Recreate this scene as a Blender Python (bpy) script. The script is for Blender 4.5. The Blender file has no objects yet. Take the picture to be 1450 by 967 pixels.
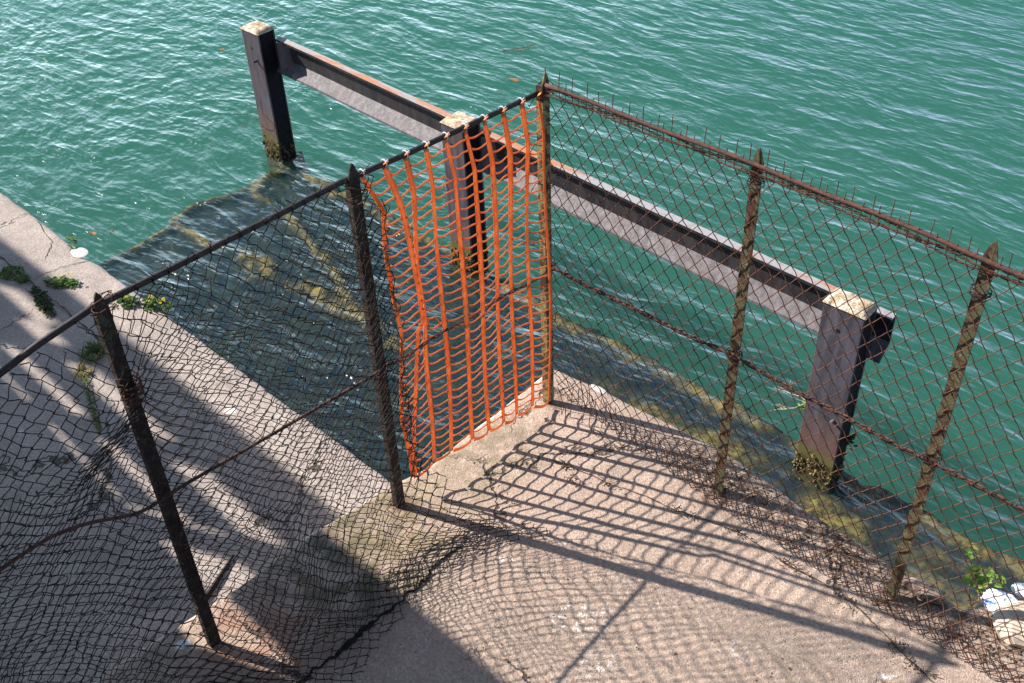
import bpy, bmesh, math, random
import numpy as np
from mathutils import Matrix, Vector
R = random.Random(7)
NP = np.random.default_rng(11)
SC = bpy.context.scene
C = SC.collection
ZQ, ZW = -0.70, -1.50            # lower quay level, water level (upper quay is 0)
SUN = np.array([0.59888, 0.22556, -0.4696]); SUN /= np.linalg.norm(SUN)   # travel direction of the light

# ------------------------------------------------------------------ noise
def _hash(ix, iy, seed):
    h = (ix.astype(np.int64) * 374761393 + iy.astype(np.int64) * 668265263 + seed * 974711) & 0x7fffffff
    h = ((h ^ (h >> 13)) * 1274126177) & 0x7fffffff
    return ((h ^ (h >> 16)) & 0xffff) / 65535.0
def vnoise(x, y, seed=0):
    x = np.asarray(x, float); y = np.asarray(y, float)
    ix = np.floor(x); iy = np.floor(y); fx = x - ix; fy = y - iy
    fx = fx * fx * (3 - 2 * fx); fy = fy * fy * (3 - 2 * fy)
    a = _hash(ix, iy, seed); b = _hash(ix + 1, iy, seed); c = _hash(ix, iy + 1, seed); d = _hash(ix + 1, iy + 1, seed)
    return (a + (b - a) * fx + (c - a) * fy + (a - b - c + d) * fx * fy) * 2 - 1
def fbm(x, y, seed=0, octs=4):
    t = 0; a = 1.0; s = 1.0
    for k in range(octs):
        t = t + a * vnoise(np.asarray(x) * s, np.asarray(y) * s, seed + k * 17); a *= .5; s *= 2.03
    return t / 1.9
def sstep(a, b, x):
    t = np.clip((np.asarray(x, float) - a) / (b - a), 0, 1); return t * t * (3 - 2 * t)

# ------------------------------------------------------------------ objects
def empty(name, loc, label, cat, group=None):
    o = bpy.data.objects.new(name, None); C.objects.link(o); o.location = loc; o.empty_display_size = .1
    o['label'] = label; o['category'] = cat
    if group: o['group'] = group
    return o
def tag(o, label=None, cat=None, group=None, kind=None):
    for k, v in (('label', label), ('category', cat), ('group', group), ('kind', kind)):
        if v: o[k] = v
    return o
def obj(name, verts, faces, mat, parent=None, smooth=False):
    """world-space verts -> a mesh object; children keep their world position"""
    me = bpy.data.meshes.new(name)
    v = np.asarray(verts, float)
    org = np.zeros(3)
    if parent is not None:
        p = parent
        while p is not None:
            org = org + np.array(p.location); p = p.parent
    else:
        org = np.array([(v[:, 0].min() + v[:, 0].max()) / 2, (v[:, 1].min() + v[:, 1].max()) / 2, v[:, 2].min()])
    me.from_pydata((v - org).tolist(), [], faces)
    me.update()
    if smooth: me.polygons.foreach_set('use_smooth', [True] * len(me.polygons))
    o = bpy.data.objects.new(name, me); C.objects.link(o)
    if mat is not None: me.materials.append(mat)
    if parent is not None: o.parent = parent
    else: o.location = org
    return o
class MB:
    def __init__(s): s.v = []; s.f = []
    def add(s, v, f):
        n = len(s.v); s.v += [tuple(map(float, p)) for p in v]; s.f += [tuple(int(i) + n for i in q) for q in f]
    def box(s, lo, hi, skew=None):
        x0, y0, z0 = lo; x1, y1, z1 = hi
        v = [(x0, y0, z0), (x1, y0, z0), (x1, y1, z0), (x0, y1, z0), (x0, y0, z1), (x1, y0, z1), (x1, y1, z1), (x0, y1, z1)]
        s.add(v, [(0, 3, 2, 1), (4, 5, 6, 7), (0, 1, 5, 4), (1, 2, 6, 5), (2, 3, 7, 6), (3, 0, 4, 7)])
    def tube(s, pts, r, sides=6, cap=True):
        P = np.asarray(pts, float); n = len(P)
        rr = np.full(n, r) if np.isscalar(r) else np.asarray(r, float)
        T = np.gradient(P, axis=0); T /= np.linalg.norm(T, axis=1, keepdims=True) + 1e-12
        ref = np.array([0.31, -0.77, 0.55])
        A = np.cross(T, ref); l = np.linalg.norm(A, axis=1, keepdims=True)
        A = np.where(l < .15, np.cross(T, np.array([.9, .2, -.1])), A); A /= np.linalg.norm(A, axis=1, keepdims=True)
        B = np.cross(T, A)
        base = len(s.v)
        for k in range(n):
            for j in range(sides):
                a = 2 * math.pi * j / sides
                q = P[k] + rr[k] * (A[k] * math.cos(a) + B[k] * math.sin(a)); s.v.append((q[0], q[1], q[2]))
        for k in range(n - 1):
            for j in range(sides):
                a = base + k * sides + j; b = base + k * sides + (j + 1) % sides
                s.f.append((a, b, b + sides, a + sides))
        if cap:
            s.f.append(tuple(base + j for j in range(sides))[::-1]); s.f.append(tuple(base + (n - 1) * sides + j for j in range(sides)))
    def build(s, name, mat, parent=None, smooth=False): return obj(name, s.v, s.f, mat, parent, smooth)
def grid(nu, nv):
    return [(a * nv + b, (a + 1) * nv + b, (a + 1) * nv + b + 1, a * nv + b + 1) for a in range(nu - 1) for b in range(nv - 1)]
def bevel(o, w, seg=2):
    m = o.modifiers.new('bevel', 'BEVEL'); m.width = w; m.segments = seg; m.limit_method = 'ANGLE'

# ------------------------------------------------------------------ material helper
class NT:
    def __init__(s, name):
        s.m = bpy.data.materials.new(name); s.m.use_nodes = True; s.t = s.m.node_tree; s.n = s.t.nodes; s.n.clear()
        s.out = s.n.new('ShaderNodeOutputMaterial'); s._pos = None
    def L(s, a, b): s.t.links.new(a, b)
    def put(s, sock, val):
        if hasattr(val, 'is_output'): s.L(val, sock)
        elif isinstance(val, (tuple, list)) and len(val) == 3 and sock.type == 'RGBA': sock.default_value = (*val, 1)
        else: sock.default_value = val
    @property
    def pos(s):
        if s._pos is None: s._pos = s.n.new('ShaderNodeNewGeometry').outputs['Position']
        return s._pos
    def mapping(s, scale=(1, 1, 1), rot=(0, 0, 0), loc=(0, 0, 0), vec=None):
        n = s.n.new('ShaderNodeMapping'); s.L(vec or s.pos, n.inputs[0])
        n.inputs['Scale'].default_value = scale; n.inputs['Rotation'].default_value = rot; n.inputs['Location'].default_value = loc
        return n.outputs[0]
    def noise(s, scale, detail=4, rough=.55, vec=None, dist=0.0, col=False):
        n = s.n.new('ShaderNodeTexNoise'); s.L(vec or s.pos, n.inputs['Vector'])
        n.inputs['Scale'].default_value = scale; n.inputs['Detail'].default_value = detail
        n.inputs['Roughness'].default_value = rough; n.inputs['Distortion'].default_value = dist
        return n.outputs['Color' if col else 'Fac']
    def voro(s, scale, feature='F1', vec=None, out='Distance', rnd=1.0):
        n = s.n.new('ShaderNodeTexVoronoi'); n.feature = feature; s.L(vec or s.pos, n.inputs['Vector']); n.inputs['Scale'].default_value = scale
        n.inputs['Randomness'].default_value = rnd
        return n.outputs[out]
    def ramp(s, fac, a, b, c0=0., c1=1.):
        n = s.n.new('ShaderNodeMapRange'); n.interpolation_type = 'SMOOTHSTEP'
        s.put(n.inputs[0], fac); n.inputs[1].default_value = a; n.inputs[2].default_value = b
        n.inputs[3].default_value = c0; n.inputs[4].default_value = c1
        return n.outputs[0]
    def math(s, op, a, b=0.0, c=0.0):
        n = s.n.new('ShaderNodeMath'); n.operation = op
        for k, v in enumerate((a, b, c)): s.put(n.inputs[k], v)
        return n.outputs[0]
    def mix(s, fac, a, b, mode='MIX'):
        n = s.n.new('ShaderNodeMix'); n.data_type = 'RGBA'; n.blend_type = mode
        s.put(n.inputs[0], fac); s.put(n.inputs[6], a); s.put(n.inputs[7], b)
        return n.outputs[2]
    def sep(s, vec=None):
        n = s.n.new('ShaderNodeSeparateXYZ'); s.L(vec or s.pos, n.inputs[0]); return n.outputs
    def bump(s, h, strength=.5, dist=.01, normal=None):
        n = s.n.new('ShaderNodeBump'); s.L(h, n.inputs['Height']); n.inputs['Strength'].default_value = strength; n.inputs['Distance'].default_value = dist
        if normal is not None: s.L(normal, n.inputs['Normal'])
        return n.outputs[0]
    def bsdf(s, col, rough=.8, normal=None, metal=0., spec=.5):
        n = s.n.new('ShaderNodeBsdfPrincipled'); s.put(n.inputs['Base Color'], col); s.put(n.inputs['Roughness'], rough)
        s.put(n.inputs['Metallic'], metal); n.inputs['Specular IOR Level'].default_value = spec
        if normal is not None: s.L(normal, n.inputs['Normal'])
        s.L(n.outputs[0], s.out.inputs['Surface']); return n

def blob(nt, cx, cy, r, soft=1.0):
    """0..1 mask round a point of the ground, its edge broken by noise"""
    x, y, z = nt.sep()
    dx = nt.math('SUBTRACT', x, cx); dy = nt.math('SUBTRACT', y, cy)
    d = nt.math('SQRT', nt.math('ADD', nt.math('MULTIPLY', dx, dx), nt.math('MULTIPLY', dy, dy)))
    d = nt.math('ADD', d, nt.math('MULTIPLY', nt.math('SUBTRACT', nt.noise(5, 5), .5), r * .9))
    return nt.ramp(d, r * (1 + .35 * soft), r * (1 - .65 * soft))

def concrete(name, base, dark, light, upper=True):
    t = NT(name)
    big = t.noise(1.1, 5, .6); mid = t.noise(6, 6, .65); fine = t.noise(70, 4, .7); grit = t.voro(190)
    c = t.mix(t.ramp(big, .32, .68), dark, base); c = t.mix(t.ramp(t.noise(2.7, 6, .7, dist=.6), .50, .66, 0, .5), c, tuple(k * .55 for k in dark))
    c = t.mix(t.ramp(mid, .48, .75, 0, .6), c, light)
    c = t.mix(t.ramp(mid, .30, .44, .5, 0), c, tuple(k * .55 for k in base))
    c = t.mix(t.ramp(fine, .35, .65, .55, 0), c, tuple(k * .45 for k in base))
    c = t.mix(t.ramp(t.noise(150, 2, .6), .62, .72, 0, .55), c, tuple(min(1, k * 1.55) for k in base))
    g2 = t.noise(115, 3, .7); c = t.mix(t.ramp(g2, .34, .50, .75, 0), c, tuple(k * .42 for k in base)); c = t.mix(t.ramp(t.noise(95, 2, .7, vec=t.mapping(loc=(3, 7, 1))), .60, .70, 0, .7), c, (.62, .55, .48))
    pit = t.voro(42); c = t.mix(t.math('MULTIPLY', t.ramp(pit, .20, .10), t.ramp(t.noise(3.1, 3), .48, .6)), c, tuple(k * .30 for k in base))
    if upper:
        for bx, by, br in ((.95, -.86, .10), (.88, -.92, .09), (1.47, -.59, .06), (.50, -.87, .05), (1.1, -1.0, .08), (1.95, -.35, .06)):      # scuffs of white
            m = t.math('MULTIPLY', blob(t, bx, by, br), t.ramp(t.noise(34, 5, .7), .54, .62)); c = t.mix(t.math('MULTIPLY', m, .85), c, (.82, .80, .78))
        # green and ochre growth beside the broken left edge, rusty ground at the foot of a post
        m = t.math('MULTIPLY', blob(t, -.06, -1.28, .42), t.ramp(t.noise(9, 5), .38, .62))
        c = t.mix(t.math('MULTIPLY', m, .8), c, (.075, .072, .038))
        m = t.math('MULTIPLY', blob(t, .02, -.98, .34), t.ramp(t.noise(7, 5), .30, .6))
        c = t.mix(t.math('MULTIPLY', m, .38), c, (.24, .20, .09))
        m = t.math('MULTIPLY', blob(t, .02, -.45, .30), t.ramp(t.noise(16, 5), .36, .6))
        c = t.mix(t.math('MULTIPLY', m, .55), c, (.17, .145, .075))
        m = t.math('MULTIPLY', blob(t, .05, -1.78, .30), t.ramp(t.noise(8, 4), .3, .6))
        c = t.mix(t.math('MULTIPLY', m, .6), c, (.30, .13, .085))
        for bx, by in ((-.05, -.94), (.02, .01), (.95, 0), (1.78, -.01)):
            m = t.math('MULTIPLY', blob(t, bx, by, .075), t.ramp(t.noise(28, 5), .32, .58)); c = t.mix(t.math('MULTIPLY', m, .75), c, (.13, .062, .036))
        # brown litter stain along the right edge
        x, y, z = t.sep()
        e = t.math('ADD', y, t.math('MULTIPLY', t.math('SUBTRACT', t.noise(3.2, 5), .5), .22))
        m = t.math('MULTIPLY', t.ramp(e, -.12, .10), t.ramp(t.noise(26, 5), .38, .6))
        m = t.math('MULTIPLY', m, t.ramp(x, .25, .9))
        c = t.mix(t.math('MULTIPLY', m, .75), c, (.10, .062, .04))
    rm = t.n.new('ShaderNodeAttribute'); rm.attribute_name = 'rim'
    k_ = t.math('ADD', rm.outputs['Fac'], t.math('MULTIPLY', t.math('SUBTRACT', t.noise(8, 6, .7), .5), 2.4))
    c = t.mix(t.ramp(k_, .62, .90, 0, .8), c, (.66, .61, .56))
    wv = t.n.new('ShaderNodeVectorMath'); wv.operation = 'ADD'; t.L(t.pos, wv.inputs[0])
    wo = t.n.new('ShaderNodeVectorMath'); wo.operation = 'SCALE'; t.L(t.noise(2.2, 5, .65, col=True), wo.inputs[0]); wo.inputs['Scale'].default_value = .55; t.L(wo.outputs[0], wv.inputs[1])
    ce = t.voro(.85, 'DISTANCE_TO_EDGE', wv.outputs[0]); hair = t.math('MULTIPLY', t.ramp(ce, .011, .003), t.ramp(t.noise(1.3, 3, vec=t.mapping(loc=(4, 2, 0))), .47, .56))
    c = t.mix(t.math('MULTIPLY', hair, .85), c, (.045, .036, .028))
    # dark specks and white droppings
    sp = t.voro(11, out='Distance')
    c = t.mix(t.ramp(sp, .050, .030, 0, .8), c, (.03, .025, .02))
    wn = t.mapping(vec=None)
    s2 = t.n.new('ShaderNodeVectorMath'); s2.operation = 'ADD'; t.L(t.pos, s2.inputs[0])
    off = t.n.new('ShaderNodeVectorMath'); off.operation = 'SCALE'; t.L(t.noise(14, 3, col=True), off.inputs[0]); off.inputs['Scale'].default_value = .07; t.L(off.outputs[0], s2.inputs[1])
    wd = t.voro(2.6 if upper else 1.7, vec=s2.outputs[0])
    keep = t.ramp(t.noise(1.7, 2), .5, .58)
    c = t.mix(t.math('MULTIPLY', t.ramp(wd, .085, .045, 0, .9), keep), c, (.75, .74, .72))
    h = t.math('ADD', t.math('MULTIPLY', mid, .8), t.math('ADD', t.math('MULTIPLY', fine, .30), t.math('ADD', t.math('MULTIPLY', grit, -.12), t.math('MULTIPLY', hair, -.8))))
    t.bsdf(c, .92, t.bump(h, .75, .018), spec=.25)
    return t.m
M_up = concrete('rough_concrete', (.53, .395, .315), (.41, .305, .245), (.63, .49, .40))
M_low = concrete('worn_concrete', (.46, .385, .345), (.36, .305, .28), (.60, .52, .47), upper=False)

def rust(name, paint, rustc, amount, scale=14, rough=.75, bump=.5, metal=0.):
    t = NT(name)
    n = t.noise(scale, 6, .65); f = t.noise(scale * 6, 4, .6)
    c = t.mix(t.ramp(n, amount - .06, amount + .06), paint, rustc)
    c = t.mix(t.ramp(f, .35, .6, .6, 0), c, tuple(k * .35 for k in rustc))
    c = t.mix(t.ramp(t.noise(scale * 2.1, 3), .64, .72, 0, .55), c, tuple(min(1, k * 2.2 + .05) for k in paint))
    t.bsdf(c, rough, t.bump(t.math('ADD', n, t.math('MULTIPLY', f, .5)), bump, .004), metal, spec=.35)
    return t.m
M_post = rust('flaking_green_paint', (.135, .130, .070), (.095, .042, .025), .52, 26)
M_post_dark = rust('blistered_black_paint', (.075, .070, .052), (.035, .020, .015), .44, 30)
M_post_pale = rust('peeling_yellow_paint', (.30, .27, .12), (.075, .032, .02), .50, 22)
M_rod_black = rust('black_painted_rod', (.022, .016, .017), (.075, .036, .028), .60, 40, .5)
M_rod_rust = rust('rusted_rod', (.070, .038, .034), (.125, .055, .036), .5, 60, .85)
M_wire_dark = rust('dark_rusted_wire', (.013, .008, .008), (.034, .015, .012), .52, 30, .75, .1)
M_wire_red = rust('red_rusted_wire', (.060, .026, .019), (.135, .050, .028), .50, 30, .8, .1)

def steel(name, base, band=True):
    t = NT(name)
    x, y, z = t.sep()
    vs = t.mapping((1, 1, .18)); str_ = t.noise(22, 5, .6, vec=vs); n = t.noise(9, 5, .6); f = t.noise(80, 3)
    c = t.mix(t.ramp(str_, .35, .7), base, tuple(k * 1.9 + .01 for k in base))
    c = t.mix(t.ramp(n, .62, .72, 0, .6 if band else .15), c, (.17, .07, .04))
    if band:
        zz = t.math('ADD', z, t.math('MULTIPLY', t.math('SUBTRACT', n, .5), .22))
        c = t.mix(t.ramp(zz, ZW + .55, ZW + .28, 0, .55), c, (.20, .105, .075))
        zz = t.math('ADD', z, t.math('MULTIPLY', t.math('SUBTRACT', t.noise(24, 5, .7), .5), .16))
        c = t.mix(t.ramp(zz, ZW + .235, ZW + .20), c, (.125, .115, .040))
        c = t.mix(t.ramp(zz, ZW + .155, ZW + .125), c, (.085, .070, .026))
        c = t.mix(t.ramp(zz, ZW - .15, ZW - .3, 0, .5), c, (.06, .055, .02))
    c = t.mix(t.ramp(t.noise(3.3, 4, .6, vec=t.mapping((1, 1, .3))), .50, .68, 0, .5 if band else .12), c, (.13, .062, .042)); c = t.mix(t.ramp(t.noise(30, 5, .7), .66, .74, 0, .7), c, (.24, .22, .22))
    t.bsdf(c, t.ramp(f, .3, .7, .48, .7), t.bump(t.math('ADD', n, t.math('MULTIPLY', f, .4)), .4, .005), .0, spec=.3)
    return t.m
M_pile = steel('weathered_grey_steel', (.052, .048, .062))
M_beam = steel('worn_guard_beam_steel', (.078, .068, .074), band=False)
M_web = steel('shade_darkened_web_steel', (.014, .013, .016), band=False)  # darker copy of the beam steel, the flange's shadow put into its colour
def plain(name, col, rough=.8, var=.35, scale=25, spec=.3, sss=None):
    t = NT(name); n = t.noise(scale, 5, .6)
    c = t.mix(t.ramp(n, .3, .7), tuple(k * (1 - var) for k in col), tuple(min(1, k * (1 + var)) for k in col))
    t.bsdf(c, rough, t.bump(n, .3, .004), spec=spec)
    return t.m
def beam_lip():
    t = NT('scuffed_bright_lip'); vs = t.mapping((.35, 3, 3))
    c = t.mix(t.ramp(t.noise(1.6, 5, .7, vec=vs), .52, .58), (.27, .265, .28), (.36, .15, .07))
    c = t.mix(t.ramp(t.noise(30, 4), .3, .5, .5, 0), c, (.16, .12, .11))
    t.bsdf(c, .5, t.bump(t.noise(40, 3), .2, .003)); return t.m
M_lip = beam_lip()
M_dark = plain('dark_hole', (.008, .008, .008))
M_recess_shade = plain('recess_shade_black', (.011, .008, .010), .9)  # near-black colour that paints in the shade of the pile recesses
M_crust = plain('barnacle_crust_growth', (.13, .10, .045), .95, .75, 60)
def cap_mat():
    t = NT('lichen_capped_concrete'); n = t.noise(14, 6, .7); f = t.noise(60, 4)
    c = t.mix(t.ramp(n, .38, .62), (.36, .25, .14), (.62, .56, .46)); c = t.mix(t.ramp(f, .32, .48, .8, 0), c, (.14, .09, .05))
    t.bsdf(c, .95, t.bump(t.math('ADD', n, f), .8, .01)); return t.m
M_cap = cap_mat()
def leafy(name, a, b, trans=.35):
    t = NT(name); g = t.n.new('ShaderNodeNewGeometry').outputs['Random Per Island']
    c = t.mix(g, a, b); n = t.bsdf(c, .6, spec=.15)
    tr = t.n.new('ShaderNodeBsdfTranslucent'); t.L(c, tr.inputs[0]); mx = t.n.new('ShaderNodeMixShader'); mx.inputs[0].default_value = trans
    t.L(n.outputs[0], mx.inputs[1]); t.L(tr.outputs[0], mx.inputs[2]); t.L(mx.outputs[0], t.out.inputs['Surface']); return t.m
M_leaf = leafy('weed_leaf', (.045, .11, .018), (.11, .19, .035))
M_moss = leafy('dark_moss', (.020, .038, .010), (.045, .070, .016), .15)
M_grass = leafy('grass_blade', (.07, .13, .02), (.15, .20, .045))
M_dry = leafy('dry_grass_blade', (.20, .18, .05), (.30, .24, .08))
M_yellow = leafy('yellow_petal', (.55, .42, .015), (.70, .58, .03))
M_ivy = leafy('ivy_leaf', (.16, .30, .045), (.32, .46, .11))
M_litterleaf = leafy('fallen_leaf', (.34, .12, .045), (.45, .20, .07))
M_stem = plain('dead_stem', (.20, .125, .085), .9, .5)
M_twig = plain('bleached_twig', (.42, .33, .25), .9, .4)
M_debris = plain('dry_brown_debris', (.115, .075, .045), .95, .6)
def orange():
    t = NT('orange_plastic_net'); n = t.noise(18, 4)
    c = t.mix(t.ramp(n, .3, .7), (.74, .255, .085), (.84, .37, .15)); c = t.mix(t.ramp(t.noise(5, 4), .52, .68, 0, .45), c, (.46, .22, .12))
    b = t.bsdf(c, .42, spec=.45)
    tr = t.n.new('ShaderNodeBsdfTranslucent'); t.L(c, tr.inputs[0]); mx = t.n.new('ShaderNodeMixShader'); mx.inputs[0].default_value = .55
    t.L(b.outputs[0], mx.inputs[1]); t.L(tr.outputs[0], mx.inputs[2]); t.L(mx.outputs[0], t.out.inputs['Surface']); return t.m
M_orange = orange()
M_tie = plain('white_cable_tie_plastic', (.62, .66, .72), .4, .1)
M_white = plain('white_plastic_film', (.80, .82, .86), .45, .12, 12, .5)
M_bluelabel = plain('blue_print_plastic', (.16, .25, .62), .45, .2, 12, .5)
M_stone = plain('pale_sandstone', (.52, .42, .33), .9, .25, 14)
M_spall = plain('spalled_white_concrete', (.55, .51, .49), .95, .3, 40)
M_bridge = plain('footbridge_concrete', (.36, .34, .32), .9, .2, 3)
M_bridge_steel = plain('painted_bridge_steel', (.10, .12, .12), .6, .2, 6)

# ------------------------------------------------------------------ setting: quays
def rim(o, val):
    at = o.data.attributes.new('rim', 'FLOAT', 'POINT'); at.data.foreach_set('value', np.asarray(val, np.float32).ravel())
def slab(name, xl, yr, ax, by, ztop, zbot, mat, seed, round_a, round_b, dirx=1):
    """top sheet with a broken rounded left edge (x = xl(y)) and front edge (y = yr(x)), plus the two side walls"""
    A = np.array([0, 0, .004, .012, .025, .045] + list(ax)); B = np.array([0, 0, .004, .012, .025, .045] + list(by))
    a, b = np.meshgrid(A, B, indexing='ij')
    y0 = -b; x0 = xl(y0 + .2) + a if round_a else a + xl(0)
    y = yr(x0) - b + (fbm(x0 * 9, y0 * 9, seed) * .012 * np.exp(-b / .05) if round_b else 0)
    x = (xl(y) + a + fbm(x0 * 9, y * 9, seed + 3) * .012 * np.exp(-a / .05)) if round_a else a + xl(0)
    def lip(d): return -.030 * (1 - np.sqrt(np.clip(1 - (1 - np.clip(d / .045, 0, 1)) ** 2, 0, 1)))
    z = ztop + .010 * fbm(x * 1.3, y * 1.3, seed + 9) + .004 * fbm(x * 11, y * 11, seed + 11)
    if round_a: z = z + lip(a)
    if round_b: z = z + lip(b)
    if round_a: z[0, :] = zbot
    if round_b: z[:, 0] = zbot
    v = np.stack([x, y, z], -1).reshape(-1, 3)
    o = obj(name, v, grid(len(A), len(B)), mat, smooth=True)
    rim(o, np.exp(-np.minimum(a, b * 2.2) / .030)); return o
def rng(a, b, n, p=1.0): return list(a + (b - a) * (np.linspace(0, 1, n) ** p))
# upper quay: left edge runs back along -Y, front edge runs along +X; the corner is knocked off
_xe = np.array([-40, -3, -2.22, -2.06, -1.69, -1.29, -.85, -.71, -.28, .01, .20, .6]); _xv = np.array([-.34, -.31, -.306, -.29, -.259, -.252, -.188, -.15, -.159, -.168, -.178, -.19])
_ye = np.array([-1, -.20, -.12, .12, .56, .87, 1.24, 1.62, 2.02, 2.11, 3, 60]); _yv = np.array([.19, .19, .215, .236, .262, .262, .207, .177, .142, .33, .55, .6])
slab('upper_quay', lambda y: np.interp(y, _xe, _xv), lambda x: np.interp(x, _ye, _yv), rng(.07, 4.2, 130) + rng(4.5, 60, 14, 2), rng(.07, 4.2, 130) + rng(4.5, 40, 14, 2), 0, -4.2, M_up, 5, True, True)['kind'] = 'structure'
def qy(x): return -.345 - .0247 * (np.asarray(x) + 5.35)
v = []; f = []
A = np.array(rng(-60, -8, 14, .5) + rng(-7.8, -.18, 170)); B = np.array([0, 0, .004, .012, .025, .045] + rng(.07, 3.2, 80) + rng(3.6, 40, 12, 2))
a, b = np.meshgrid(A, B, indexing='ij')
chip = -.05 * np.exp(-((a + 4.02) / .10) ** 2)
y = qy(a) - b + (fbm(a * 8, b * 8, 31) * .010 + chip) * np.exp(-b / .06)
z = ZQ + .008 * fbm(a * 1.2, y * 1.2, 41) + .003 * fbm(a * 10, y * 10, 43) - .028 * (1 - np.sqrt(np.clip(1 - (1 - np.clip(b / .04, 0, 1)) ** 2, 0, 1)))
z = z - .018 * np.exp(-((y + .80 + .03 * fbm(a * 2, a * 0, 3)) / .014) ** 2)          # joint behind the kerb stones
z[:, 0] = -4.2
lq = obj('lower_quay', np.stack([a, y, z], -1).reshape(-1, 3), [q[::-1] for q in grid(len(A), len(B))], M_low, smooth=True); lq['kind'] = 'structure'; rim(lq, .6 * np.exp(-b / .035))

def strip(name, pts, wid, ztop, mat, seed, kind='structure', n=90, h=.004):
    P = np.array(pts, float); d = np.r_[0, np.cumsum(np.linalg.norm(np.diff(P, axis=0), axis=1))]
    s = np.linspace(0, d[-1], n); X = np.interp(s, d, P[:, 0]); Y = np.interp(s, d, P[:, 1])
    X = X + .020 * fbm(s * 7, s * 0, seed) + .008 * vnoise(s * 45, s * 0, seed + 1) + .004 * vnoise(s * 110, s * 0, seed + 9); Y = Y + .016 * fbm(s * 9, s * 0 + 5, seed + 2)
    tx = np.gradient(X); ty = np.gradient(Y); l = np.hypot(tx, ty); nx, ny = -ty / l, tx / l
    w1 = wid * (.10 + 1.1 * np.abs(fbm(s * 11, s * 0, seed + 4)) ** 1.3 + .5 * np.abs(vnoise(s * 70, s * 0, seed + 6)) * .5) * np.minimum(1, np.minimum(s, d[-1] - s) * 12); w2 = wid * (.10 + 1.1 * np.abs(fbm(s * 12, s * 0, seed + 5)) ** 1.3 + .5 * np.abs(vnoise(s * 80, s * 0, seed + 7)) * .5) * np.minimum(1, np.minimum(s, d[-1] - s) * 12)
    zz = ztop + .010 * fbm(X * 1.3, Y * 1.3, 14) + .004 * fbm(X * 11, Y * 11, 16) + h
    V = np.stack([np.r_[X + nx * w1, X - nx * w2], np.r_[Y + ny * w1, Y - ny * w2], np.r_[zz, zz]], -1)
    o = obj(name, V, [(k, k + 1, n + k + 1, n + k) for k in range(n - 1)], mat); o['kind'] = kind
    return o
M_crack = plain('crack_dirt', (.012, .011, .009), .95, .5)
M_joint = plain('joint_soil', (.075, .055, .035), .95, .6, 40)
strip('ground_crack', [(.306, -.90), (.30, -1.06), (.315, -1.22), (.318, -1.375), (.31, -1.54), (.31, -1.65), (.30, -1.80), (.29, -2.2), (.33, -2.9)], .017, 0, M_crack, 3, n=260)
strip('ground_joint', [(.20, -.33), (.33, -.277), (.61, -.224), (.87, -.17), (1.12, -.105), (1.40, -.114), (1.66, -.121), (1.90, -.19), (2.05, -.25), (2.6, -.3)], .006, 0, M_joint, 8, n=160)
strip('ground_joint', [(-4.7, -.38), (-4.3, -.45), (-4.12, -.62)], .006, ZQ, M_joint, 12)
strip('ground_joint', [(-3.87, -.36), (-3.95, -.55), (-4.0, -.80)], .006, ZQ, M_joint, 14)
strip('ground_joint', [(-3.08, -.98), (-2.86, -1.06), (-2.55, -1.17), (-2.30, -1.285)], .010, ZQ, M_joint, 15)
strip('ground_joint', [(-4.6, -.79), (-4.0, -.80), (-3.4, -.82), (-2.9, -.84)], .010, ZQ, M_joint, 18)

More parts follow.
